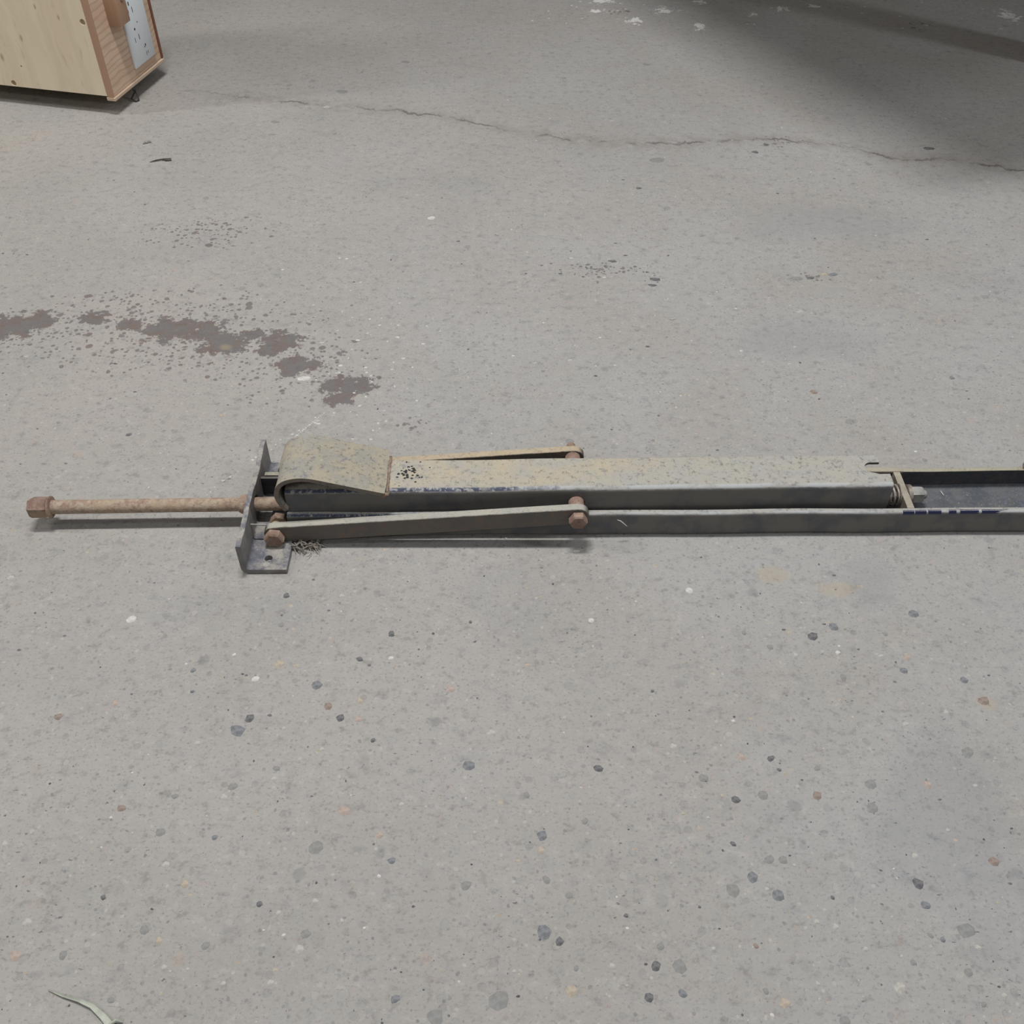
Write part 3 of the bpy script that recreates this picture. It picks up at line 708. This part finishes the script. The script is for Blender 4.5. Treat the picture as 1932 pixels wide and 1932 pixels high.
bm = bmesh.new(); add_box(bm, -.345, -.0085, .0, .012, zb0+.004, zt0, .0006, 1)
side = link('plywood_side', bm, M_ply, box)
cut(side, [lambda b: add_cyl(b, (-.1929, -.01, .0405), (-.1929, .008, .0405), .0050, 14), lambda b: add_cyl(b, (-.0165, -.01, .1600), (-.0165, .008, .1600), .0052, 14),
           lambda b: add_cyl(b, (-.1655, -.01, .0727), (-.1655, .006, .0727), .0018, 10)])
bm = bmesh.new(); add_box(bm, -.345, -.0085, .172, .184, zb0+.004, zt0, .0006, 1); link('back_side', bm, M_ply, box)
bm = bmesh.new(); add_box(bm, -.345, -.333, .012, .172, zb0+.004, zt0, .0006, 1); link('left_end', bm, M_ply, box)
bm = bmesh.new(); add_box(bm, -.333, -.0085, .012, .172, zb0+.004, zb0+.014, .0006, 1); link('bottom_board', bm, M_ply, box)
bm = bmesh.new(); add_box(bm, -.345, -.0085, .0, .184, zt0, zt0+.012, .0006, 1); link('top_board', bm, M_ply, box)
bm = bmesh.new(); add_box(bm, -.0085, .0030, .0035, .182, zb0+.003, zt0, .0006, 1); endp = link('end_panel', bm, M_cedar, box)
bm = bmesh.new(); add_box(bm, -.0085, .0036, -.0008, .0032, zb0, zt0, .0006, 1); link('corner_trim', bm, M_trim, box)
bm = bmesh.new(); add_box(bm, -.0085, .0062, .1822, .1862, zb0+.004, zt0, .0006, 1); link('corner_trim', bm, M_red, box)['label'] = 'dark reddish corner trim'
bm = bmesh.new(); add_box(bm, -.0105, .0066, -.0012, .1866, zb0-.0035, zb0+.0025, .0008, 1); link('bottom_trim', bm, M_raw, box)
# protruding block handle
bm = bmesh.new(); add_box(bm, .0030, .0270, .0440, .0760, .1400, .2300, .0012, 2); hb = link('block_handle', bm, M_trim, box)
bm = bmesh.new(); add_cyl(bm, (.0270, .0640, .1790), (.0290, .0640, .1790), .0055, 14, rings=[(0, .0055), (1, .0035)]); link('screw_head', bm, M_rust, hb)
# white outlet plate with slots
n = N('white_plastic'); M_white = n.out((.74, .79, .83), .38)
n = N('slot_black'); M_slot = n.out((.05, .05, .05), .6)
bm = bmesh.new(); add_box(bm, .0030, .0078, .0850, .1600, .0500, .1720, .0014, 2); pl = link('outlet_plate', bm, M_white, box); pl['label'] = 'white plastic outlet plate'
def onface(px, py):
    """point of the end face under a pixel, as local (y,z)"""
    r = Vector(((px-966)/1932, (1+(966-py)/1932)*math.sqrt(.5), (-1+(966-py)/1932)*math.sqrt(.5)))
    P0 = Vector((-.712, 1.0105, 0)); nrm = Vector((UY, -UX, 0)); P0 += nrm*.0078
    tt = (P0-Vector((0, -H, H))).dot(nrm)/r.dot(nrm); q = Vector((0, -H, H))+r*tt-P0
    return q.x*UX+q.y*UY, q.z
for (x, y, wy, wz) in [(254, 55, .004, .0035), (255.5, 76, .0012, .008), (262.5, 69, .0016, .009), (249, 18, .0016, .009), (241.5, 7, .003, .006), (258.5, 41, .002, .002), (274.3, 84, .003, .004), (273, 88, .0025, .002),
                       (277, 100, .001, .007), (279.5, 97, .001, .005), (242, 22, .001, .006)]:
    u, z = onface(x, y); bm = bmesh.new(); add_box(bm, .0074, .0081, u-wy/2, u+wy/2, z-wz/2, z+wz/2)
    link('outlet_slot', bm, M_slot, pl, 0)
# small wire foot and hidden rubber feet
n = N('black_rubber'); M_rub = n.out((.02, .02, .02), .7)
bm = bmesh.new(); add_box(bm, -.29, -.085, .095, .168, .0003, zb0+.0045, .003); link('base_block', bm, M_rub, box)
bm = bmesh.new()
add_tube(bm, [(.001, .066, .028), (.002, .070, .014), (-.004, .062, .004), (.006, .060, .0015), (.009, .066, .0020), (.004, .071, .018)], .0016, 6)
link('wire_loop', bm, M_slot, box)

# ------------------------------------------------------------------ unseen bench added behind to the right to cast the floor shadow
n = N('bench_wood'); M_bench = n.out(n.mix(n.noise(n.scale(n.tc.outputs['Object'], 1, 8), 5), (.24, .17, .10), (.32, .23, .14)), .7)
wb = empty('shade_bench', (0.515, 0.625, 0), math.radians(28))
tag(wb, 'unseen wooden bench added to shade the upper right of the floor', 'shade_bench')
# its left edge runs away from the linkage (local y), the trestles stand well inside the overhanging top
bm = bmesh.new(); add_box(bm, 0, 1.75, 0, 1.9, .78, .83, .004); link('shade_bench_top', bm, M_bench, wb)
for x in (.80, 1.25):
    for y in (.3, 1.7):
        bm = bmesh.new(); add_box(bm, x-.04, x+.04, y-.04, y+.04, .0004, .78, .003); link('leg', bm, M_bench, wb)
